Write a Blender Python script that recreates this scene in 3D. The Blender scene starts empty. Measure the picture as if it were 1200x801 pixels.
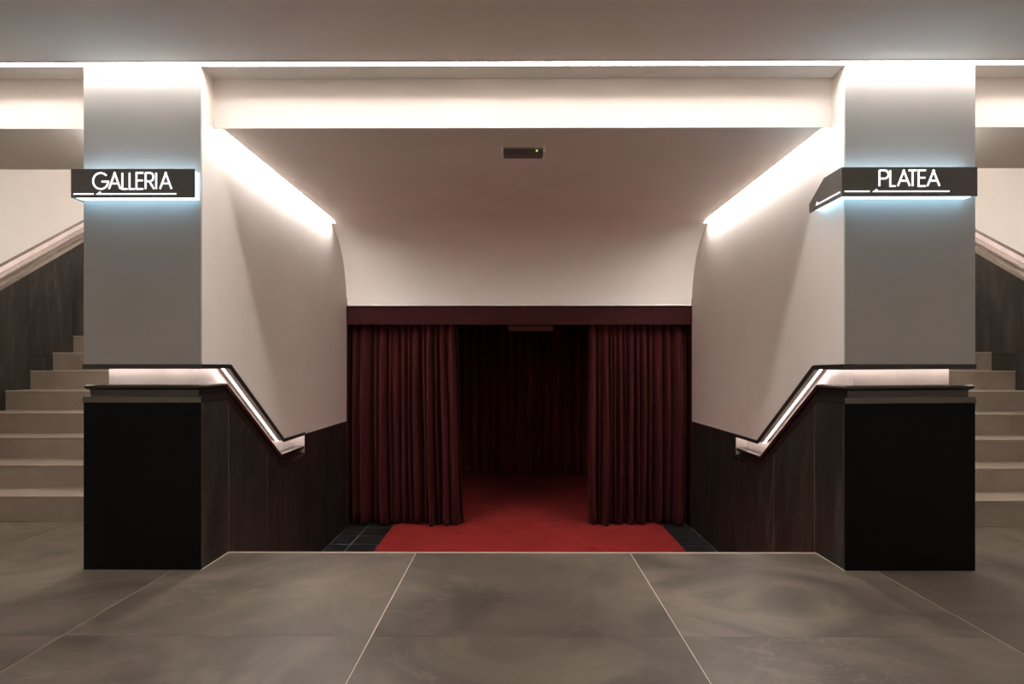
import bpy, bmesh, math, random
from mathutils import Vector
random.seed(7)
S = bpy.context.scene
COL = S.collection

# ------------------------------------------------------------------ camera
F, CY, YAW, H, D = 805.38, 429.91, 0.005, 1.035, 3.502
cam_data = bpy.data.cameras.new('camera')
cam = bpy.data.objects.new('camera', cam_data); COL.objects.link(cam)
cam.location = (0, -D, H); cam.rotation_euler = (math.pi/2, 0, YAW)
cam_data.sensor_width = 36; cam_data.lens = F/1200*36
cam_data.shift_y = (CY-400.5)/1200
cam_data.clip_start = 0.02
S.camera = cam

# ------------------------------------------------------------------ world, exposure
world = bpy.data.worlds.new('world'); S.world = world; world.use_nodes = True
world.node_tree.nodes['Background'].inputs[0].default_value = (0, 0, 0, 1)
S.view_settings.view_transform = 'Standard'; S.view_settings.look = 'None'
S.view_settings.exposure = 0.16; S.view_settings.gamma = 1.0
S.view_settings.use_curve_mapping = False
S.cycles.max_bounces = 12; S.cycles.diffuse_bounces = 8; S.cycles.glossy_bounces = 6
S.cycles.sample_clamp_indirect = 6.0
# lamp strengths (emission)
FOYER_LED = 43.0; PASSAGE_LED = 124.0; NOTCH_LED = 15.0; STAIR_LED = 138.0; SIGN_BODY = 3.5; SIGN_TEXT = 1.4
FOYER_FILL = 40.0  # unseen line behind the viewer, added as fill for pier fronts and ceiling

def at(u, v, Y):
    """photo pixel -> point on the vertical plane y = Y (the pillar fronts, signs ... stand on it)"""
    c, s = math.cos(YAW), math.sin(YAW); a = (u-600)/F; b = (CY-v)/F
    t = (Y+D)/(s*a+c)
    return Vector(((c*a-s)*t, Y, H+b*t))

# ------------------------------------------------------------------ materials
def new_mat(name):
    m = bpy.data.materials.new(name); m.use_nodes = True
    nt = m.node_tree; b = nt.nodes['Principled BSDF']
    return m, nt, b
def N(nt, typ, **kw):
    n = nt.nodes.new(typ)
    for k, v in kw.items(): setattr(n, k, v)
    return n
def ramp(nt, stops):
    r = N(nt, 'ShaderNodeValToRGB'); e = r.color_ramp.elements
    while len(e) < len(stops): e.new(0.5)
    for i, (p, c) in enumerate(stops): e[i].position = p; e[i].color = (*c, 1)
    return r
def coords(nt, scale, rnd=True):
    """object coordinates, moved by a random amount for each object"""
    tc = N(nt, 'ShaderNodeTexCoord'); mp = N(nt, 'ShaderNodeMapping'); mp.inputs['Scale'].default_value = scale
    nt.links.new(tc.outputs['Object'], mp.inputs['Vector'])
    if rnd:
        oi = N(nt, 'ShaderNodeObjectInfo'); mu = N(nt, 'ShaderNodeMath', operation='MULTIPLY'); mu.inputs[1].default_value = 37.0
        nt.links.new(oi.outputs['Random'], mu.inputs[0]); nt.links.new(mu.outputs[0], mp.inputs['Location'])
    return mp.outputs[0]
def noise(nt, vec, scale, detail=4, rough=0.55, dist=0.0):
    n = N(nt, 'ShaderNodeTexNoise'); n.inputs['Scale'].default_value = scale; n.inputs['Detail'].default_value = detail
    n.inputs['Roughness'].default_value = rough; n.inputs['Distortion'].default_value = dist
    nt.links.new(vec, n.inputs['Vector']); return n.outputs['Fac']
def mixc(nt, a, b, fac, blend='MIX'):
    m = N(nt, 'ShaderNodeMix', data_type='RGBA', blend_type=blend)
    for sock, val in ((m.inputs[6], a), (m.inputs[7], b), (m.inputs[0], fac)):
        if hasattr(val, 'is_output'): nt.links.new(val, sock)
        elif isinstance(val, (int, float)): sock.default_value = val
        else: sock.default_value = (*val, 1)
    return m.outputs[2]
def bump(nt, b, h, strength, dist=0.01):
    n = N(nt, 'ShaderNodeBump'); n.inputs['Strength'].default_value = strength; n.inputs['Distance'].default_value = dist
    nt.links.new(h, n.inputs['Height']); nt.links.new(n.outputs[0], b.inputs['Normal'])

def plaster(name, col):
    m, nt, b = new_mat(name); v = coords(nt, (1, 1, 1), False)
    n1 = noise(nt, v, 2.2, 5); r = ramp(nt, [(0.3, [c*0.965 for c in col]), (0.7, [min(1, c*1.02) for c in col])])
    nt.links.new(n1, r.inputs[0]); nt.links.new(r.outputs[0], b.inputs['Base Color'])
    b.inputs['Roughness'].default_value = 0.6; b.inputs['Specular IOR Level'].default_value = 0.3
    bump(nt, b, noise(nt, v, 14, 3), 0.05, 0.01); return m
def stone(name, stops, scale, rough, veins=None, streak=(1, 1, 1), vein_scale=1.6, vmax=.55, dist=.6, spec=.35, tint=False):
    m, nt, b = new_mat(name); v = coords(nt, streak)
    n1 = noise(nt, v, scale, 8, 0.6, dist); r = ramp(nt, stops); nt.links.new(n1, r.inputs[0]); c = r.outputs[0]
    if veins:
        w = noise(nt, v, vein_scale, 6, 0.6, 1.2)
        a = N(nt, 'ShaderNodeMath', operation='SUBTRACT'); a.inputs[1].default_value = 0.5; nt.links.new(w, a.inputs[0])
        ab = N(nt, 'ShaderNodeMath', operation='ABSOLUTE'); nt.links.new(a.outputs[0], ab.inputs[0])
        mr = N(nt, 'ShaderNodeMapRange'); mr.inputs[1].default_value = 0.0; mr.inputs[2].default_value = 0.012
        mr.inputs[3].default_value = vmax; mr.inputs[4].default_value = 0.0; nt.links.new(ab.outputs[0], mr.inputs[0])
        patch = noise(nt, v, 1.1, 2); pr = N(nt, 'ShaderNodeMapRange'); pr.inputs[1].default_value = 0.52; pr.inputs[2].default_value = 0.68
        nt.links.new(patch, pr.inputs[0]); mm = N(nt, 'ShaderNodeMath', operation='MULTIPLY')
        nt.links.new(mr.outputs[0], mm.inputs[0]); nt.links.new(pr.outputs[0], mm.inputs[1])
        c = mixc(nt, c, veins, mm.outputs[0])
    if tint:
        oc = N(nt, 'ShaderNodeObjectInfo'); c = mixc(nt, c, oc.outputs['Color'], 1.0, 'MULTIPLY')
    nt.links.new(c, b.inputs['Base Color'])
    rr = N(nt, 'ShaderNodeMapRange'); rr.inputs[3].default_value = rough-0.08; rr.inputs[4].default_value = rough+0.1
    nt.links.new(noise(nt, v, scale*2.3, 4), rr.inputs[0]); nt.links.new(rr.outputs[0], b.inputs['Roughness'])
    b.inputs['Specular IOR Level'].default_value = spec
    bump(nt, b, noise(nt, v, scale*6, 5), 0.08, 0.004); return m
def plain(name, col, rough=0.5, metal=0.0, spec=0.4, vary=0.08):
    m, nt, b = new_mat(name); v = coords(nt, (1, 1, 1), False)
    r = ramp(nt, [(0.3, [c*(1-vary) for c in col]), (0.7, [min(1, c*(1+vary)) for c in col])])
    nt.links.new(noise(nt, v, 9, 4), r.inputs[0]); nt.links.new(r.outputs[0], b.inputs['Base Color'])
    b.inputs['Roughness'].default_value = rough; b.inputs['Metallic'].default_value = metal
    b.inputs['Specular IOR Level'].default_value = spec; return m
def glow(name, col, strength):
    m, nt, b = new_mat(name); b.inputs['Base Color'].default_value = (0.9, 0.9, 0.9, 1)
    b.inputs['Emission Color'].default_value = (*col, 1); b.inputs['Emission Strength'].default_value = strength; return m
def velvet(name, dark, light, sheen=0.25):
    m, nt, b = new_mat(name); v = coords(nt, (1, 1, 0.25))
    r = ramp(nt, [(0.3, dark), (0.7, light)]); nt.links.new(noise(nt, v, 5, 5), r.inputs[0])
    nt.links.new(r.outputs[0], b.inputs['Base Color']); b.inputs['Roughness'].default_value = 0.85
    b.inputs['Specular IOR Level'].default_value = 0.15
    b.inputs['Sheen Weight'].default_value = sheen; b.inputs['Sheen Tint'].default_value = (0.9, 0.3, 0.25, 1); b.inputs['Sheen Roughness'].default_value = 0.45
    bump(nt, b, noise(nt, coords(nt, (1, 1, 1)), 260, 2), 0.15, 0.002); return m
def carpet_mat():
    m, nt, b = new_mat('red_carpet'); v = coords(nt, (1, 1, 1), False)
    r = ramp(nt, [(0.25, (0.25, 0.015, 0.016)), (0.75, (0.35, 0.024, 0.024))]); nt.links.new(noise(nt, v, 4, 6), r.inputs[0])
    st = noise(nt, v, 6.5, 3, 0.5, 0.4); sr = N(nt, 'ShaderNodeMapRange'); sr.inputs[1].default_value = 0.60; sr.inputs[2].default_value = 0.68
    sr.inputs[4].default_value = 0.55; nt.links.new(st, sr.inputs[0])
    c = mixc(nt, r.outputs[0], (0.12, 0.012, 0.012), sr.outputs[0]); nt.links.new(c, b.inputs['Base Color'])
    b.inputs['Roughness'].default_value = 0.95; b.inputs['Specular IOR Level'].default_value = 0.1
    b.inputs['Sheen Weight'].default_value = 0.2; b.inputs['Sheen Tint'].default_value = (0.9, 0.25, 0.2, 1)
    bump(nt, b, noise(nt, v, 220, 2), 0.5, 0.004); return m

WALL = (0.86, 0.81, 0.765)
M = dict(
    plaster=plaster('warm_white_plaster', WALL),
    ceiling=plaster('ceiling_paint', (0.89, 0.855, 0.82)),
    pillar=plaster('pillar_paint', (0.45, 0.435, 0.42)),
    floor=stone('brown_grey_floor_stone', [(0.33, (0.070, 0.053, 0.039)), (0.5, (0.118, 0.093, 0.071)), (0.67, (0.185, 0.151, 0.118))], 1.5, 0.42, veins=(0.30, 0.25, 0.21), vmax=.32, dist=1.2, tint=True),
    grout=plain('pale_grout', (0.72, 0.63, 0.54), 0.8),
    step=stone('beige_step_stone', [(0.25, (0.20, 0.155, 0.118)), (0.55, (0.27, 0.212, 0.165)), (0.8, (0.34, 0.275, 0.22))], 2.6, 0.5, veins=(0.45, 0.38, 0.31), vmax=.18),
    step_edge=plain('pale_worn_step_edge', (0.55, 0.45, 0.36), 0.6),
    clad=stone('near_black_cladding_stone', [(0.36, (0.010, 0.0085, 0.0068)), (0.5, (0.019, 0.0158, 0.0125)), (0.62, (0.032, 0.0265, 0.021)), (0.74, (0.062, 0.052, 0.042))], 3.2, 0.5, veins=(0.14, 0.12, 0.10), streak=(2.0, 2.0, 0.42), vmax=.5, dist=1.6, spec=.25),
    clad_front=stone('darker_front_cladding', [(0.3, (0.0034, 0.003, 0.0027)), (0.7, (0.0056, 0.005, 0.0044))], 2.4, 0.5, streak=(1.6, 1.6, 0.35), spec=.1),  # cladding stone in a much darker tone, pier fronts only
    slate=stone('black_slate_tile', [(0.3, (0.012, 0.012, 0.013)), (0.7, (0.024, 0.024, 0.024))], 4, 0.4),
    clad_joint=plain('pale_cladding_joint', (0.42, 0.33, 0.26), 0.8),
    slate_grout=plain('grey_slate_grout', (0.5, 0.45, 0.40), 0.8),
    bronze=plain('dark_bronze_metal', (0.105, 0.091, 0.083), 0.27, 0.85, 0.5),
    pale_metal=plain('pale_satin_metal', (0.34, 0.295, 0.265), 0.26, 0.75, 0.5),
    dark_trim=plain('dark_trim_metal', (0.050, 0.043, 0.038), 0.32, 0.6, 0.4),
    lining=plain('satin_recess_lining', (0.66, 0.57, 0.54), 0.42, 0.25, 0.5),
    soffit=plain('recess_soffit_metal', (0.30, 0.25, 0.23), 0.4, 0.4, 0.5),
    sign=plain('dark_grey_sign_metal', (0.15, 0.142, 0.134), 0.45, 0.0, 0.4),
    sign_edge=plain('sign_edge_metal', (0.5, 0.42, 0.38), 0.4, 0.6),
    curtain=velvet('burgundy_velvet', (0.040, 0.0055, 0.0065), (0.060, 0.008, 0.009), 0.12),
    pelmet=velvet('burgundy_pelmet_fabric', (0.028, 0.0055, 0.0065), (0.036, 0.0062, 0.0068), 0.0),
    drape=velvet('dark_red_drape', (0.15, 0.021, 0.018), (0.22, 0.032, 0.027)),
    carpet=carpet_mat(),
    black=plain('black_paint', (0.010, 0.008, 0.008), 0.8, 0, 0.2),
    redwall=plain('dark_red_wall_fabric', (0.045, 0.008, 0.008), 0.9, 0, 0.1),
    white_plastic=plain('off_white_plastic', (0.70, 0.63, 0.57), 0.45),
    bracket=plain('pale_bracket_plastic', (0.92, 0.84, 0.78), 0.4),
    brown_lens=plain('brown_tinted_lens', (0.10, 0.070, 0.058), 0.3),
    red_plastic=plain('reddish_plastic', (0.16, 0.055, 0.045), 0.5),
    led_foyer=glow('foyer_led_diffuser', (1.0, 0.95, 0.895), FOYER_LED),
    led_fill=glow('foyer_rear_fill_diffuser', (1.0, 0.95, 0.895), FOYER_FILL),
    led_passage=glow('passage_led_diffuser', (1.0, 0.95, 0.895), PASSAGE_LED),
    led_stair=glow('stair_led_diffuser', (1.0, 0.95, 0.895), STAIR_LED),
    led_notch=glow('handrail_led_strip', (1.0, 0.89, 0.84), NOTCH_LED),
    sign_glow=glow('cool_white_acrylic', (0.42, 0.77, 1.0), SIGN_BODY),
    sign_text=glow('cool_white_letters', (0.93, 0.95, 1.0), SIGN_TEXT),
    green=glow('green_indicator', (0.25, 0.9, 0.05), 0.8),
)

# ------------------------------------------------------------------ mesh helpers
def mesh_obj(name, bm, mat, parent=None, smooth=False):
    bmesh.ops.recalc_face_normals(bm, faces=bm.faces[:])
    me = bpy.data.meshes.new(name); bm.to_mesh(me); bm.free()
    for m in (mat if isinstance(mat, (list, tuple)) else [mat]): me.materials.append(M[m])
    if smooth:
        for p in me.polygons: p.use_smooth = True
    o = bpy.data.objects.new(name, me); COL.objects.link(o)
    if parent: o.parent = parent
    return o
def add_box(bm, x0, x1, y0, y1, z0, z1, mi=0):
    v = [bm.verts.new((x, y, z)) for x in (x0, x1) for y in (y0, y1) for z in (z0, z1)]
    for f in ((0,1,3,2),(4,6,7,5),(0,4,5,1),(2,3,7,6),(0,2,6,4),(1,5,7,3)):
        bm.faces.new([v[i] for i in f]).material_index = mi
def add_prism_x(bm, poly, x0, x1, mi=0):
    """polygon in (y, z) extruded along x"""
    a = [bm.verts.new((x0, y, z)) for y, z in poly]; b = [bm.verts.new((x1, y, z)) for y, z in poly]; n = len(poly)
    bm.faces.new(a).material_index = mi; bm.faces.new(b[::-1]).material_index = mi
    for i in range(n): bm.faces.new((a[i], a[(i+1) % n], b[(i+1) % n], b[i])).material_index = mi
def box(name, mat, x0, x1, y0, y1, z0, z1, parent=None, bev=0.0):
    bm = bmesh.new(); add_box(bm, min(x0, x1), max(x0, x1), y0, y1, z0, z1)
    if bev: bmesh.ops.bevel(bm, geom=bm.edges[:], offset=bev, segments=2, affect='EDGES', profile=0.5)
    return mesh_obj(name, bm, mat, parent)
def prism(name, mat, poly, x0, x1, parent=None, bev=0.0):
    bm = bmesh.new(); add_prism_x(bm, poly, min(x0, x1), max(x0, x1))
    if bev: bmesh.ops.bevel(bm, geom=bm.edges[:], offset=bev, segments=1, affect='EDGES')
    return mesh_obj(name, bm, mat, parent)
def tag(o, label, cat, group=None, kind=None):
    o['label'] = label; o['category'] = cat
    if group: o['group'] = group
    if kind: o['kind'] = kind
    return o
def structure(o, label, cat): return tag(o, label, cat, kind='structure')
def thing(name, label, cat, loc=(0, 0, 0), group=None):
    o = bpy.data.objects.new(name, None); COL.objects.link(o); o.empty_display_size = 0.1
    o.location = loc; return tag(o, label, cat, group)
def settle(root, loc):
    """the thing's parts were built in world coordinates; move its origin to its base"""
    for c in root.children: c.location = Vector(c.location)-Vector(loc)
    root.location = loc

def offset_path(path, d):
    """path: (s, z) points; the parallel path a distance d below it, mitred"""
    segs = []
    for (s0, z0), (s1, z1) in zip(path, path[1:]):
        m = (z1-z0)/(s1-s0); segs.append((m, z0-m*s0-d*math.sqrt(1+m*m)))
    out = [(path[0][0], segs[0][0]*path[0][0]+segs[0][1])]
    for (m0, c0), (m1, c1) in zip(segs, segs[1:]):
        s = (c1-c0)/(m0-m1); out.append((s, m0*s+c0))
    out.append((path[-1][0], segs[-1][0]*path[-1][0]+segs[-1][1]))
    return out
def path_z(pts, s):
    for (s0, z0), (s1, z1) in zip(pts, pts[1:]):
        if s <= s1+1e-9: return z0+(z1-z0)*(s-s0)/(s1-s0)
    return pts[-1][1]
def under_poly(pts, y0, y1, zb):
    """polygon from zb up to the path between y0 and y1"""
    top = [(y0, path_z(pts, y0))]+[(s, z) for s, z in pts if y0+1e-6 < s < y1-1e-6]+[(y1, path_z(pts, y1))]
    return [(y0, zb)]+[(y1, zb)]+top[::-1]
def sweep(name, mat, profile, place, parent, cyclic=True, smooth=False):
    """profile: (d, e) points, place(d, e) -> list of 3-D nodes"""
    bm = bmesh.new(); rows = [[bm.verts.new(p) for p in place(d, e)] for d, e in profile]
    n = len(rows)
    for i in range(n):
        a, b = rows[i], rows[(i+1) % n]
        for j in range(len(a)-1): bm.faces.new((a[j], a[j+1], b[j+1], b[j]))
    bm.faces.new([r[0] for r in rows]); bm.faces.new([r[-1] for r in rows][::-1])
    return mesh_obj(name, bm, mat, parent)

# ------------------------------------------------------------------ measures (metres; y = 0 is the pillar fronts, z = 0 the foyer floor)
XLo, XLi, XRi, XRo = -2.207, -1.607, 1.676, 2.335
ZC = 2.568                 # foyer ceiling
YE = 0.335                 # edge of the foyer floor above the passage steps
YB, ZB = 0.15, 2.305       # beam face, its underside
YD, ZD = 3.03, 1.618       # door wall, top of the curtained opening
ZL = -0.493                # lower floor
XWL, XWR = -4.328, 4.341   # stair walls
YSL, YSR, RISE, RUN = 1.115, 0.994, 0.1672, 0.2979
NN = 0.085                 # depth of the handrail recess
FX, FYB = 6.6, -6.5        # foyer half width, rear wall

# ------------------------------------------------------------------ floors
floor = box('floor', 'grout', -FX, FX, FYB, YE, -0.30, -0.0015)
structure(floor, 'large brown grey stone floor tiles of the foyer with pale joints', 'floor')
for xs in ((-FX, XLo), (XRo, FX)):
    box('floor_slab', 'grout', xs[0], xs[1], YE, 1.3, -0.30, -0.0015, floor)
xj = [0.640+1.195*k for k in range(-7, 7)]
yj = [YE-1.195*k for k in range(0, 7)][::-1]
for i in range(len(xj)-1):
    for j in range(len(yj)-1):
        x0, x1 = max(xj[i], -FX), min(xj[i+1], FX)
        y0, y1 = max(yj[j], FYB), yj[j+1]
        if x1-x0 < .05 or y1-y0 < .05: continue
        if y1 == YE: y1 = YE-0.008
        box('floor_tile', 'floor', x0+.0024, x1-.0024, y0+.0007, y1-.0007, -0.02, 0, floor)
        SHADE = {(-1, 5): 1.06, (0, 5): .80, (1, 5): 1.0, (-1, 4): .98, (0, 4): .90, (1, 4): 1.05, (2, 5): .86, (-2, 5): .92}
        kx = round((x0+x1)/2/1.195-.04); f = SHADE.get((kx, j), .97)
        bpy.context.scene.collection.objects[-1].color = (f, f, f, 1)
    x0, x1 = xj[i]+.0024, xj[i+1]-.0024
    for lo, hi, ye in ((-FX, XLo, YSL), (XRo, FX, YSR)):
        a, b = max(x0, lo), min(x1, hi)
        if b-a > .05: box('floor_tile', 'floor', a, b, YE-.0085, ye+.02, -0.02, 0, floor)
box('edge_strip', 'grout', XLi, XRi, YE-0.008, YE, -0.02, 0.001, floor)
for x, s in ((XLi, 1), (XRi, -1)):
    box('joint_strip', 'grout', x, x+s*.005, 0, YE, -0.01, 0.0015, floor)

lower = box('floor_lower', 'slate_grout', XLi-.05, XRi+.05, YE+.6, 6.45, ZL-0.15, ZL-0.0008)
structure(lower, 'black slate floor of the lower passage beside the red carpet', 'floor')
for c0, c1 in ((XLi, -1.42), (-1.42, -1.12), (1.372, XRi)):
    for k in range(7):
        y0 = 2.121-0.300*3+0.300*k+(0.25 if c0 > 0 else 0)
        box('slate_tile', 'slate', c0+.003, c1-.003, y0+.0025, y0+.2975, ZL-.02, ZL, lower)

steps = thing('staircase', 'short flight of stone steps going down from the foyer to the curtain', 'stairs')
box('riser', 'step', XLi, XRi, YE, YE+.02, ZL/3, -0.001, steps)
for k in (1, 2):
    box('tread', 'step', XLi, XRi, YE+.3*(k-1)+.02, YE+.3*k, ZL/3*k-.03, ZL/3*k, steps)
    box('riser', 'step', XLi, XRi, YE+.3*k-.02, YE+.3*k, ZL/3*(k+1), ZL/3*k-.03, steps)
settle(steps, (0, YE+.3, ZL))

# ------------------------------------------------------------------ ceilings and outer walls
bm = bmesh.new()
add_box(bm, -FX, FX, FYB, -0.066, ZC, ZC+.2); add_box(bm, -FX, FX, -0.003, YB+.1, ZC, ZC+.2)
add_box(bm, -FX, FX, -0.066, -0.003, ZC+.05, ZC+.2)
structure(mesh_obj('ceiling', bm, 'ceiling'), 'smooth pale foyer ceiling above the light line', 'ceiling')

RA = 0.70; YA = YD-RA+.005
prof = [(YB, ZC+.1), (YB, ZB), (YA-.1, ZB-.004)]
for k in range(1, 73):
    a = math.pi/2*k/72
    prof.append((YA+RA*math.sin(a), ZD+(ZB-.006-ZD)*math.cos(a)))
prof[-1] = (YD, ZD)
prof += [(YD+.2, ZD), (YD+.2, ZC+.1)]
SW, Y0S, Y1S = 0.042, 0.17, 2.47     # light slot: width, ends
def zprof(y):
    for (a, za), (b, zb) in zip(prof[1:-2], prof[2:-2]):
        if a <= y <= b: return za+(zb-za)*(y-a)/(b-a)
bm = bmesh.new()
add_prism_x(bm, prof, XLi+SW, XRi-SW)
for x0, x1 in ((XLi, XLi+SW), (XRi-SW, XRi)):
    add_box(bm, x0, x1, YB, Y0S, ZB, ZC+.1)
    add_box(bm, x0, x1, Y0S, Y1S, ZB+.042, ZC+.1)
    tail = [(Y1S, ZC+.1), (Y1S, zprof(Y1S))]+[p for p in prof[2:-1] if p[0] > Y1S+.001]+[(YD+.2, ZC+.1)]
    add_prism_x(bm, tail, x0, x1)
o = mesh_obj('ceiling_passage', bm, 'plaster')
structure(o, 'pale passage ceiling curving down into the wall above the red curtains', 'ceiling')

for nm, a, b, lab in (('ceiling_stair_left', XWL-.2, XLo, 'left'), ('ceiling_stair_right', XRo, XWR+.2, 'right')):
    o = prism(nm, 'plaster', [(YB, ZC+.05), (YB, ZB), (0.905, ZB), (5.6, ZB+.56*4.7), (5.6, ZB+.56*4.7+.12), (0.86, ZC+.05)], a, b)
    structure(o, 'pale ceiling and beam over the stairs on the %s' % lab, 'ceiling')
for nm, a, b in (('wall_front_left', -FX, XWL-.2), ('wall_front_right', XWR+.2, FX)):
    structure(box(nm, 'plaster', a, b, YB, YB+.15, 0, ZC), 'pale foyer wall beyond the stair on the %s' % nm.split('_')[-1], 'wall')
structure(box('wall_back', 'plaster', -FX, FX, FYB-.15, FYB, 0, ZC), 'pale rear wall of the foyer behind the viewer', 'wall')
structure(box('wall_left', 'plaster', -FX-.15, -FX, FYB, YB+.15, 0, ZC), 'pale side wall of the foyer far left', 'wall')
structure(box('wall_right', 'plaster', FX, FX+.15, FYB, YB+.15, 0, ZC), 'pale side wall of the foyer far right', 'wall')

# ------------------------------------------------------------------ handrail section
D_TRIM, D_NOTCH, D_NOSE, D_BAND, D_END = 0.0, 0.024, 0.104, 0.166, 0.197
RAIL = [(D_NOTCH+.080, .016), (.106, .007), (.110, .003), (.116, .001), (.122, .003), (.127, .009), (.132, .020),
        (.164, .022), (D_BAND, .004), (D_BAND+.001, -.003), (D_END-.002, -.004), (D_END, -.003), (D_END, NN-.001), (.104, NN-.001)]
D_SOF = 0.012
TRIM = [(0, -.004), (D_NOTCH-.001, -.004), (D_NOTCH, -.003), (D_NOTCH, .004), (D_SOF, .005), (D_SOF, NN-.001), (0, NN-.001)]
def handrail(label, place, led_place, dark):
    t = thing('recessed_handrail', label, 'handrail', group=None)
    sweep('upper_trim', 'dark_trim' if dark else 'pale_metal', TRIM, place, t)
    sweep('soffit_plate', 'soffit', [(D_SOF, .0055), (D_SOF+.003, .0055), (D_SOF+.003, NN-.003), (D_SOF, NN-.003)], place, t)
    sweep('recess_lining', 'lining', [(D_SOF, NN-.003), (D_NOSE, NN-.003), (D_NOSE, NN), (D_SOF, NN)], place, t)
    sweep('rail', 'bronze' if dark else 'pale_metal', RAIL, place, t)
    sweep('light_strip', 'led_notch', [(D_SOF+.0031, .043), (D_SOF+.006, .043), (D_SOF+.006, .053), (D_SOF+.0031, .053)], led_place, t)
    return t

# ------------------------------------------------------------------ the two piers beside the passage
YN = 1.735                                        # end of the recess in the passage wall
def pier(side, xo, xi, path_in, joints, sign_word, ys):
    s = 1 if xi > xo else -1                      # from stair side to passage side
    path_out = [(0, 1.05), (0.80, 1.05), (3.30, 1.05+.5613*2.5)]
    core = prism('wall_pier_%s' % side, 'plaster', [(NN, 0), (YE, 0), (YE, ZL-.1), (YD, ZL-.1), (YD, 0), (5.6, 0), (5.6, 4.9), (0.9, ZC), (NN, ZC)], xo+s*NN, xi-s*NN)
    structure(core, 'wide pier between passage and stairs on the %s, grey front, dark stone base' % side, 'wall')
    tf = 0.015
    # painted upper part
    box('front_face', 'pillar', xo, xi, 0, tf, 1.05, ZC, core)
    bm = bmesh.new()
    pin = offset_path(path_in, 0)
    up = [(tf, ZC), (tf, 1.05)]+[p for p in pin if p[0] > tf]
    zcap = 0.530
    up += [(YN, zcap), (YD, zcap-.004), (YD, ZC)] if abs(pin[-1][1]-zcap) > 1e-4 else [(YD, zcap-.004), (YD, ZC)]
    add_prism_x(bm, up, xi, xi-s*NN)
    mesh_obj('passage_face', bm, 'plaster', core)
    bm = bmesh.new()
    pout = offset_path(path_out, 0)
    up = [(tf, ZC), (tf, 1.05)]+[p for p in pout if p[0] > tf]+[(3.30, 1.2), (5.6, 1.2), (5.6, 4.9), (0.9, ZC)]
    add_prism_x(bm, up, xo, xo+s*NN)
    mesh_obj('stair_face', bm, 'plaster', core)
    # dark stone panels
    g = 0.0017
    zt = 1.05-D_END
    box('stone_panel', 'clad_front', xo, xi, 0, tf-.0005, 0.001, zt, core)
    low = offset_path(path_in, D_END)
    js = [tf+.0005]+joints+[YN]
    for a, b in zip(js, js[1:]):
        prism('stone_panel', 'clad', under_poly(low, a+g, b-g, 0.001 if b < YE+.04 else ZL), xi, xi-s*NN*.98, core)
    for j in [tf]+joints:
        prism('joint', 'clad_joint', under_poly(low, j-.0016, j+.0016, 0.001 if j < .05 else ZL), xi-s*.0004, xi-s*.03, core)
    js = [YN, 2.36, YD]
    for a, b in zip(js, js[1:]):
        prism('stone_panel', 'clad', [(a+g, ZL), (b-g, ZL), (b-g, zcap-.006), (a+g, zcap-.004)], xi, xi-s*NN*.98, core)
    prism('cap_strip', 'grout', [(YN, zcap-.004), (YD, zcap-.008), (YD, zcap-.004), (YN, zcap)], xi+s*.0015, xi-s*.02, core)
    lowo = offset_path(path_out, D_END)
    js = [tf+.0005, .6, ys]
    for a, b in zip(js, js[1:]):
        prism('stone_panel', 'clad', under_poly(lowo, a+g, b-g, 0.001), xo, xo+s*NN*.98, core)
    prism('stone_panel', 'clad', under_poly(lowo, ys, 3.3, 0.001), xo, xo+s*NN*.98, core)
    def place(d, e):
        po, pi = offset_path(path_out, d), offset_path(path_in, d)
        pts = [(xo+s*e, y, z) for y, z in po[:0:-1]]
        pts += [(xo+s*e, e, po[0][1]), (xi-s*e, e, pi[0][1])]
        pts += [(xi-s*e, y, z) for y, z in pi[1:]]
        return pts
    t = handrail('dark metal handrail in a glowing recess wrapped round the pier below the %s sign' % sign_word, place, place, True)
    box('recess_end', 'lining', xi-s*.001, xi-s*NN, YN-.006, YN-.0005, path_in[-1][1]-.155, path_in[-1][1]-D_NOTCH-.004, t)
    settle(t, ((xo+xi)/2, 0.04, 0.85))
pier('left', XLo, XLi, [(0, 1.05), (.369, 1.05), (1.262, .540), (YN, .540)], [.343, .939], 'GALLERIA', YSL)
pier('right', XRo, XRi, [(0, 1.045), (.374, 1.045), (1.268, .528), (YN+.03, .528)], [.359, .968], 'PLATEA', YSR)

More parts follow.
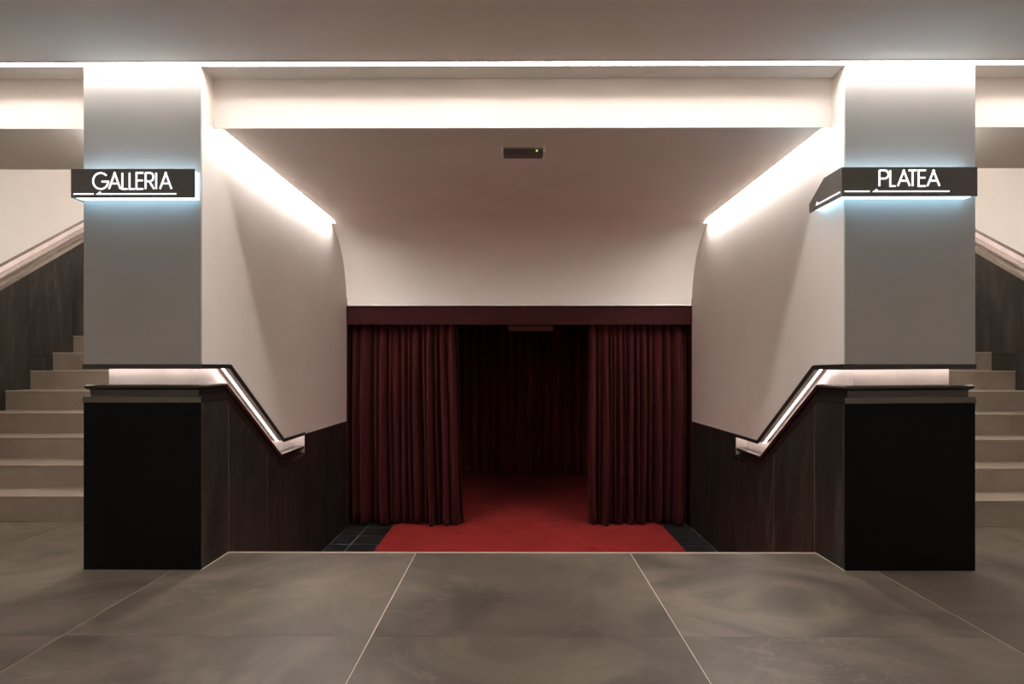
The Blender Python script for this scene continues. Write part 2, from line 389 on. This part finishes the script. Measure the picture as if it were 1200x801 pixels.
# ------------------------------------------------------------------ stair walls and stairs
def stair_side(side, xw, s, xo, ys, p0, p1, jy, jz):
    m = (p1[1]-p0[1])/(p1[0]-p0[0])
    path = [(0.4, p0[1]+m*(1.0-p0[0])), (1.0, p0[1]+m*(1.0-p0[0])), (4.9, p0[1]+m*(4.9-p0[0]))]
    core = box('wall_stair_%s' % side, 'plaster', xw-s*NN, xw-s*(NN+.15), YB, 5.6, 0, 5.0)
    structure(core, 'pale wall with dark stone base climbing beside the stairs on the %s' % side, 'wall')
    pts = offset_path(path, 0)
    prism('plaster_face', 'plaster', [(YB, 5.0), (YB, pts[0][1])]+[p for p in pts if p[0] > YB+.5]+[(4.9, 2.2), (5.6, 2.2), (5.6, 5.0)], xw, xw-s*NN, core)
    low = offset_path(path, D_END); g = .0015
    js = [0.4]+[jy+.6*k for k in range(-3, 5) if .5 < jy+.6*k < 4.85]+[4.9]
    for a, b in zip(js, js[1:]):
        if abs(a-jy) < 1e-6:
            prism('stone_panel', 'clad', [(a+g, 0.001), (b-g, 0.001), (b-g, jz-g), (a+g, jz-g)], xw, xw-s*NN*.98, core)
            prism('stone_panel', 'clad', under_poly(low, a+g, b-g, jz+g), xw, xw-s*NN*.98, core)
        else:
            prism('stone_panel', 'clad', under_poly(low, a+g, b-g, 0.001), xw, xw-s*NN*.98, core)
    bm = bmesh.new(); add_box(bm, *sorted((xw-s*.004, xw-s*.02)), 0.4, 4.9, .001, 1.0)
    mesh_obj('joint_backing', bm, 'grout', core)
    def place(d, e): return [(xw-s*e, y, z) for y, z in offset_path(path, d)]
    t = handrail('pale metal handrail in a lit recess climbing the outer wall of the %s stairs' % side, place, place, False)
    settle(t, (xw-s*.04, 1.0, pts[1][1]-.2))
    # stairs
    st = thing('staircase', 'beige stone staircase rising behind the %s pier' % side, 'stairs')
    x0, x1 = sorted((xw+s*.001, xo-s*.001)); n = 13
    core_pts = [(ys+.005, 0.0)]
    for k in range(n): core_pts += [(ys+RUN*k+.005, RISE*(k+1)-.012), (ys+RUN*(k+1)+.005, RISE*(k+1)-.012)]
    core_pts += [(ys+RUN*n+.012, 0.0)]
    prism('base', 'step_edge', core_pts, x0, x1, st)
    bm = bmesh.new(); add_box(bm, x0, x1, 0, RUN+.002, -.022, 0)
    tread = mesh_obj('tread', bm, 'step', st)
    bm = bmesh.new(); add_box(bm, x0, x1, 0.002, .0052, .005, RISE-.022)
    riser = mesh_obj('riser', bm, 'step', st)
    bm = bmesh.new(); add_box(bm, x0, x1, -.0015, .0035, -.0055, .0012)
    edge = mesh_obj('nosing', bm, 'step_edge', st)
    for k in range(n):
        for src, z in ((tread, RISE*(k+1)), (riser, RISE*k), (edge, RISE*(k+1))):
            c = src if k == 0 else src.copy()
            if k: COL.objects.link(c); c.parent = st
            c.location = (0, ys+RUN*k, z)
    settle(st, ((x0+x1)/2, ys, 0))
    zt = RISE*n
    lo = box('floor_landing_%s' % side, 'step', x0, x1, ys+RUN*n+.014, 5.6, zt-.2, zt)
    structure(lo, 'stone landing at the top of the %s stairs' % side, 'floor')
    structure(box('wall_landing_%s' % side, 'plaster', x0-.3, x1+.3, 5.6, 5.75, 0, 5.2), 'pale wall closing the landing of the %s stairs' % side, 'wall')
stair_side('left', XWL, 1, XLo, YSL, (2.248, 1.901), (3.365, 2.514), 2.592, 1.127)
stair_side('right', XWR, -1, XRo, YSR, (2.386, 1.996), (3.018, 2.345), 2.476, 1.148)

# ------------------------------------------------------------------ linear lamps
t = thing('linear_light', 'long white light line in the foyer ceiling above both piers', 'ceiling light')
segs = [-6.55, -4.79, -1.70, 1.37, 4.45, 6.55]
for a, b in zip(segs, segs[1:]): box('diffuser', 'led_foyer', a+.001, b-.001, -0.055, -0.006, ZC+.032, ZC+.039, t)
box('lip', 'soffit', -FX, FX, -0.066, -0.056, ZC-.003, ZC+.02, t)
settle(t, (0, -.03, ZC))
t = thing('linear_light', 'added unseen fill light line in the foyer ceiling behind the viewer', 'ceiling light')
for a, b in zip(segs, segs[1:]): box('diffuser', 'led_fill', a+.001, b-.001, -5.525, -5.475, ZC-.010, ZC-.0005, t)
settle(t, (0, -5.5, ZC))
for side, x, s in (('left', XLi, 1), ('right', XRi, -1)):
    t = thing('linear_light', 'white light slot washing the %s wall of the passage' % side, 'ceiling light')
    box('diffuser', 'led_passage', x+s*.004, x+s*.034, Y0S+.01, Y1S-.01, ZB+.003, ZB+.013, t)
    box('housing', 'white_plastic', x+s*.002, x+s*.038, Y0S+.005, Y1S-.005, ZB+.013, ZB+.040, t)
    settle(t, (x+s*.02, 1.3, ZB+.05))
for side, x, s in (('left', XLo, -1), ('right', XRo, 1)):
    t = thing('linear_light', 'light line along the sloping ceiling over the %s stairs' % side, 'ceiling light')
    f = lambda y: ZB+.56*max(0, y-.905)
    xa = x+s*.004
    up = [(.18, f(.18)), (.905, ZB), (4.9, f(4.9))]
    prism('diffuser', 'led_stair', [(y, z-.016) for y, z in up]+[(y, z-.008) for y, z in up[::-1]], xa, xa+s*.030, t)
    prism('housing', 'white_plastic', [(y, z-.008) for y, z in up]+[(y, z-.0005) for y, z in up[::-1]], xa-s*.002, xa+s*.034, t)
    settle(t, (xa, 3, f(3)))

# ------------------------------------------------------------------ signs
def stroke(bm, pts, w, y0, y1):
    """flat stroke of width w through (x, z) points, butt ends, mitred, from y0 (front) to y1"""
    n = len(pts); L = []
    for i, p in enumerate(pts):
        p = Vector(p)
        d0 = (p-Vector(pts[i-1])).normalized() if i else None
        d1 = (Vector(pts[i+1])-p).normalized() if i < n-1 else None
        if d0 is None: d = d1; k = 1
        elif d1 is None: d = d0; k = 1
        else:
            d = (d0+d1).normalized(); k = 1/max(.35, d.dot(d1))
        nrm = Vector((-d.y, d.x))*w/2*k
        L.append((p+nrm, p-nrm))
    for (a0, b0), (a1, b1) in zip(L, L[1:]):
        f = [bm.verts.new((q.x, y0, q.y)) for q in (a0, a1, b1, b0)]; g = [bm.verts.new((q.x, y1, q.y)) for q in (a0, a1, b1, b0)]
        bm.faces.new(f); bm.faces.new(g[::-1])
        for i in range(4): bm.faces.new((f[i], f[(i+1) % 4], g[(i+1) % 4], g[i]))
def arc(cx, cy, rx, ry, a0, a1, n=28): return [(cx+rx*math.cos(math.radians(a0+(a1-a0)*i/n)), cy+ry*math.sin(math.radians(a0+(a1-a0)*i/n))) for i in range(n+1)]
GLYPH = {  # strokes in a unit box, stroke centre lines
    'A': [[(0, 0), (.53, 1.03)], [(.47, 1.03), (1, 0)], [(.19, .34), (.81, .34)]],
    'L': [[(0, 1), (0, 0), (1, 0)]],
    'E': [[(1, 1), (0, 1), (0, 0), (1, 0)], [(0, .53), (.93, .53)]],
    'I': [[(0, 0), (0, 1)]],
    'T': [[(0, 1), (1, 1)], [(.5, 1), (.5, 0)]],
    'P': [[(0, 0), (0, 1)], [(0, 1)]+arc(.55, .74, .45, .26, 90, -90, 14)+[(0, .48)]],
    'R': [[(0, 0), (0, 1)], [(0, 1)]+arc(.5, .74, .42, .26, 90, -90, 14)+[(0, .48)], [(.42, .48), (1, 0)]],
    'G': [arc(.5, .5, .5, .5, 42, 352, 40)+[(.995, .46), (.56, .46)]],
}
YS = -0.075                                             # sign front
def sign(word, label, u0, u1, v0, v1, spans, tv, bv, dash, arrow, line_v, corner, yend, chamf, xgap, pier_x, xend_pier):
    t = thing('illuminated_sign', label, 'sign')
    a, b = at(u0, (v0+v1)/2, YS), at(u1, (v0+v1)/2, YS)
    zt, zb = at((u0+u1)/2, v0, YS).z, at((u0+u1)/2, v1, YS).z
    x0, x1 = a.x, b.x; th = .006
    bm = bmesh.new(); add_box(bm, x0, x1, YS, YS+th, zb, zt); fp = mesh_obj('front_panel', bm, 'sign', t)
    # side return round the corner, cut off at an angle at its far end
    xs = x0; s = 1
    xs2 = xs+th
    sp = prism('side_panel', 'sign', [(YS+th, zb), (yend, zb), (yend, zb+chamf[1]), (chamf[0], zt), (YS+th, zt)], xs, xs2, t)
    box('edge_strip', 'sign_edge', x0-.0008, x0+.002, YS-.0008, YS+.002, zb, zt, t)
    # luminous acrylic body behind the plates
    bm = bmesh.new()
    add_box(bm, xs2+.004, x1-.014, YS+th+.003, -.002, zb+.004, zt-.003)
    mesh_obj('light_body', bm, 'sign_glow', t)
    if pier_x-.002-(xs2+.003) > .004:
        prism('light_body', 'sign_glow', [(0, zb+.007), (yend-.03, zb+.007), (yend-.03, zb+chamf[1]-.006), (chamf[0]-.015, zt-.007), (0, zt-.007)], xs2+.003, pier_x-.002, t)
    # letters
    ymid = YS-.0015; zT, zB = at(600, tv, YS).z, at(600, bv, YS).z; w = .0080
    zT -= w/2; zB += w/2
    for ch, p, q in spans:
        X0, X1 = at(p, 210, YS).x+w/2, at(q, 210, YS).x-w/2
        bm = bmesh.new()
        for k in GLYPH[ch]: stroke(bm, [(X0+(X1-X0)*gx, zB+(zT-zB)*gz) for gx, gz in k], w, YS-.0022, YS+.001)
        mesh_obj('letter', bm, 'sign_text', fp)['label'] = 'glowing white letter %s' % ch
    lw = .0062
    zl = at(600, line_v, YS).z
    bm = bmesh.new(); stroke(bm, [(at(dash[0], 210, YS).x, zl), (at(dash[1], 210, YS).x, zl)], lw, YS-.0022, YS+.001); mesh_obj('dash', bm, 'sign_text', fp)
    A0, A1 = at(arrow[0], 210, YS).x, at(arrow[1], 210, YS).x
    bm = bmesh.new()
    f = [(A0, zl-lw/2), (A1, zl-lw/2), (A1, zl+lw/2), (A0+.028, zl+lw/2), (A0+.022, zl+.0125)]
    fv = [bm.verts.new((x, YS-.0022, z)) for x, z in f]; gv = [bm.verts.new((x, YS+.001, z)) for x, z in f]
    bm.faces.new(fv); bm.faces.new(gv[::-1])
    for i in range(5): bm.faces.new((fv[i], fv[(i+1) % 5], gv[(i+1) % 5], gv[i]))
    mesh_obj('arrow', bm, 'sign_text', fp)
    # the arrow goes on round the corner on the side plate
    ye = yend-.085
    f = [(YS+.012, zl-lw/2), (ye, zl-lw/2), (ye-.018, zl+.016), (ye-.03, zl+lw/2), (YS+.012, zl+lw/2)]
    prism('arrow', 'sign_text', f, xs-.0015, xs+.001, sp)
    settle(t, ((x0+x1)/2, 0, zb))
sign('GALLERIA', 'dark sign with glowing letters GALLERIA on the left pier', 83.2, 228.3, 197.7, 231.3,
     [('G', 108.3, 128), ('A', 126.9, 142.2), ('L', 142.6, 150.4), ('L', 151, 158.9), ('E', 159.1, 169), ('R', 169.8, 181.6), ('I', 182.2, 185.4), ('A', 186.7, 202)],
     201, 221.7, (86.3, 109.7), (112.4, 206.5), 226.6, -1, .30, (.12, .05), 0, XLo, XLi)
sign('PLATEA', 'dark angled sign with glowing letters PLATEA on the right pier', 986, 1145.5, 195.7, 229.8,
     [('P', 1029.5, 1042), ('L', 1042.2, 1050.2), ('A', 1051, 1067), ('T', 1063.6, 1075), ('E', 1075.4, 1085.8), ('A', 1085.8, 1101.8)],
     199.3, 219.5, (989.8, 1019), (1022, 1112.5), 224.7, -1, .30, (.12, .05), 0, XRi, XRo)

# ------------------------------------------------------------------ vestibule behind the curtains
structure(box('wall_vestibule_left', 'redwall', XLi-.08, XLi+.004, YD+.001, 6.5, ZL, 1.9), 'dark red wall of the vestibule behind the left curtain', 'wall')
structure(box('wall_vestibule_right', 'redwall', XRi-.004, XRi+.08, YD+.001, 6.5, ZL, 1.9), 'dark red wall of the vestibule behind the right curtain', 'wall')
structure(box('wall_vestibule_back', 'black', XLi-.08, XRi+.08, 6.45, 6.55, ZL, 1.9), 'black wall behind the drapes at the end of the vestibule', 'wall')
bm = bmesh.new(); add_box(bm, XLi+.004, XRi-.004, YD+.2, 6.45, 1.62, 1.72); add_box(bm, XLi+.004, XRi-.004, YD+.30, YD+.50, 1.47, 1.62)
structure(mesh_obj('ceiling_vestibule', bm, 'black'), 'black ceiling of the vestibule behind the curtains', 'ceiling')

pel = thing('pelmet', 'dark red fabric pelmet across the top of the curtained doorway', 'pelmet')
bm = bmesh.new(); add_box(bm, XLi+.006, XRi-.006, YD+.022, YD+.035, 1.441, 1.606)
bmesh.ops.subdivide_edges(bm, edges=[e for e in bm.edges if abs(e.verts[0].co.x-e.verts[1].co.x) > 1], cuts=40)
for v in bm.verts: v.co.z += .0015*math.sin(v.co.x*5.1)+.001*math.sin(v.co.x*13); v.co.y += .002*math.sin(v.co.x*3.3)
mesh_obj('fabric_front', bm, 'pelmet', pel)
box('hem', 'pelmet', XLi+.006, XRi-.006, YD+.019, YD+.036, 1.440, 1.450, pel)
box('track_board', 'black', XLi+.004, XRi-.004, YD+.040, YD+.19, 1.595, 1.616, pel)
settle(pel, (0, YD+.03, 1.44))

def curtain(name, label, p0, p1, q0, q1, zt, zb, folds, amp, mat, seed, flat=None, pinch=.35):
    """hanging cloth: top edge p0-p1, bottom edge q0-q1 in (x, y); folds = fold widths from one end to the other"""
    rnd = random.Random(seed); tot = sum(folds); edges = [0]
    for f in folds: edges.append(edges[-1]+f/tot)
    amps = [rnd.uniform(.55, 1.15) for _ in folds]; lean = [rnd.uniform(-.35, .35) for _ in folds]
    nu, nv = len(folds)*14, 26
    drop = [rnd.uniform(-.006, .006) for _ in folds]
    bm = bmesh.new(); rows = []
    for j in range(nv+1):
        h = j/nv; row = []                     # h = 0 top
        P = Vector(p0).lerp(Vector(q0), h); Q = Vector(p1).lerp(Vector(q1), h)
        dirv = (Q-P); nrm = Vector((dirv.y, -dirv.x)).normalized(); tv = dirv.normalized()
        for i in range(nu+1):
            u = i/nu
            k = max(0, min(len(folds)-1, next((n for n in range(len(folds)) if u <= edges[n+1]+1e-9), len(folds)-1)))
            loc = (u-edges[k])/(edges[k+1]-edges[k])
            w = .45+.55*math.sin(math.pi*loc/.7) if loc < .7 else .45-.95*math.sin(math.pi*(loc-.7)/.3)      # round belly, then a deep crease
            width = (edges[k+1]-edges[k])*dirv.length
            a = amp*amps[k]*(pinch+(1-pinch)*min(1, h*2.2))*min(1.25, width/.07+.25)
            if flat and flat[0] <= u <= flat[1]: a *= .28
            side = lean[k]*width*.5*math.sin(math.pi*loc)*h
            wob = .006*math.sin(7*h+k*1.9)*h
            p = P+dirv*u+nrm*(a*w-amp*.45)+tv*(side+wob)
            z = zt+(zb+drop[k]*w-zt)*h
            row.append(bm.verts.new((p.x, p.y, z)))
        rows.append(row)
    for j in range(nv):
        for i in range(nu): bm.faces.new((rows[j][i], rows[j][i+1], rows[j+1][i+1], rows[j+1][i]))
    o = mesh_obj(name, bm, mat, None, smooth=True)
    m = o.modifiers.new('thickness', 'SOLIDIFY'); m.thickness = .004
    return tag(o, label, 'curtain')
yc = YD+.135
Z0 = ZL+.019
curtain('curtain', 'burgundy velvet curtain gathered at the left of the doorway', (XLi+.02, yc), (-.572, yc+.01), (XLi+.02, yc+.02), (-.503, yc-.02), 1.59, Z0,
        [.10, .17, .06, .12, .045, .10, .085, .05, .13, .05, .10, .07, .09, .13], .15, 'curtain', 3, None)
curtain('curtain', 'burgundy velvet curtain gathered at the right of the doorway', (.722, yc+.01), (XRi-.02, yc), (.705, yc-.005), (XRi-.02, yc+.03), 1.59, Z0,
        [.12, .05, .10, .04, .06, .085, .045, .11, .06, .10, .07, .15, .10, .16], .15, 'curtain', 11, None)
curtain('drape', 'dark red drape on the left half of the vestibule end', (XLi+.02, 6.36), (.02, 6.36), (XLi+.02, 6.34), (.0, 6.33), 1.61, Z0+.012,
        [.14, .11, .16, .12, .1, .17, .13, .12, .15, .11, .14, .1], .15, 'drape', 5, None, .7)
curtain('drape', 'dark red drape on the right half of the vestibule end', (.03, 6.21), (XRi-.02, 6.25), (.01, 6.19), (XRi-.02, 6.23), 1.61, Z0+.008,
        [.12, .15, .1, .14, .17, .11, .13, .16, .1, .14, .13, .15], .15, 'drape', 6, None, .7)
curtain('drape', 'dark red drape along the left side of the vestibule', (XLi+.12, 3.55), (XLi+.12, 6.1), (XLi+.14, 3.55), (XLi+.14, 6.1), 1.61, Z0+.012,
        [.14, .12, .16, .1, .15]*4, .10, 'drape', 8, None, .7)
curtain('drape', 'dark red drape along the right side of the vestibule', (XRi-.12, 6.1), (XRi-.12, 3.55), (XRi-.14, 6.1), (XRi-.14, 3.55), 1.61, Z0+.012,
        [.14, .12, .16, .1, .15]*4, .10, 'drape', 9, None, .7)

bm = bmesh.new(); add_box(bm, -1.169, 1.407, YE+.62, 6.42, ZL+.0005, ZL+.010)
tag(mesh_obj('carpet', bm, 'carpet'), 'red carpet running from the steps through the curtains', 'carpet')

# ------------------------------------------------------------------ small fittings
t = thing('emergency_light', 'small brown emergency light with pale end brackets on the passage ceiling', 'emergency light')
x0, x1, y0, y1, z0 = -.070, .160, .475, .575, ZB-.036
bm = bmesh.new(); add_box(bm, x0, x1, y0, y1, z0+.026, ZB-.001); mesh_obj('mounting_plate', bm, 'soffit', t)
box('housing', 'brown_lens', x0, x1, y0+.004, y1-.004, z0, z0+.026, t, .003)
for x in (x0-.011, x1): box('end_bracket', 'bracket', x, x+.011, y0-.030, y1, z0-.002, ZB-.001, t, .002)
box('indicator', 'green', .118, .130, y0+.001, y0+.006, z0+.013, z0+.023, t)
settle(t, (.045, .52, ZB))

t = thing('sprinkler_head', 'tiny white fitting in the middle of the passage ceiling', 'fitting')
bm = bmesh.new(); bmesh.ops.create_cone(bm, cap_ends=True, segments=20, radius1=.011, radius2=.016, depth=.006)
for v in bm.verts: v.co += Vector((.037, 1.42, ZB-.006))
mesh_obj('base_ring', bm, 'plaster', t)
for x in (.025, .046): box('clip', 'white_plastic', x, x+.004, 1.414, 1.424, ZB-.016, ZB-.006, t)
settle(t, (.037, 1.42, ZB-.004))

t = thing('emergency_light', 'slim reddish box light under the lintel inside the dark doorway', 'emergency light')
a, b = at(596, 381, YD+.35), at(648, 387.5, YD+.35)
box('housing', 'red_plastic', a.x, b.x, YD+.35, YD+.43, b.z, 1.452, t, .004)
box('mounting_plate', 'black', a.x-.004, b.x+.004, YD+.345, YD+.435, 1.452, 1.4695, t)
for x in (a.x-.004, b.x): box('end_cap', 'red_plastic', x, x+.004, YD+.346, YD+.434, b.z+.002, 1.452, t)
settle(t, ((a.x+b.x)/2, YD+.39, 1.47))
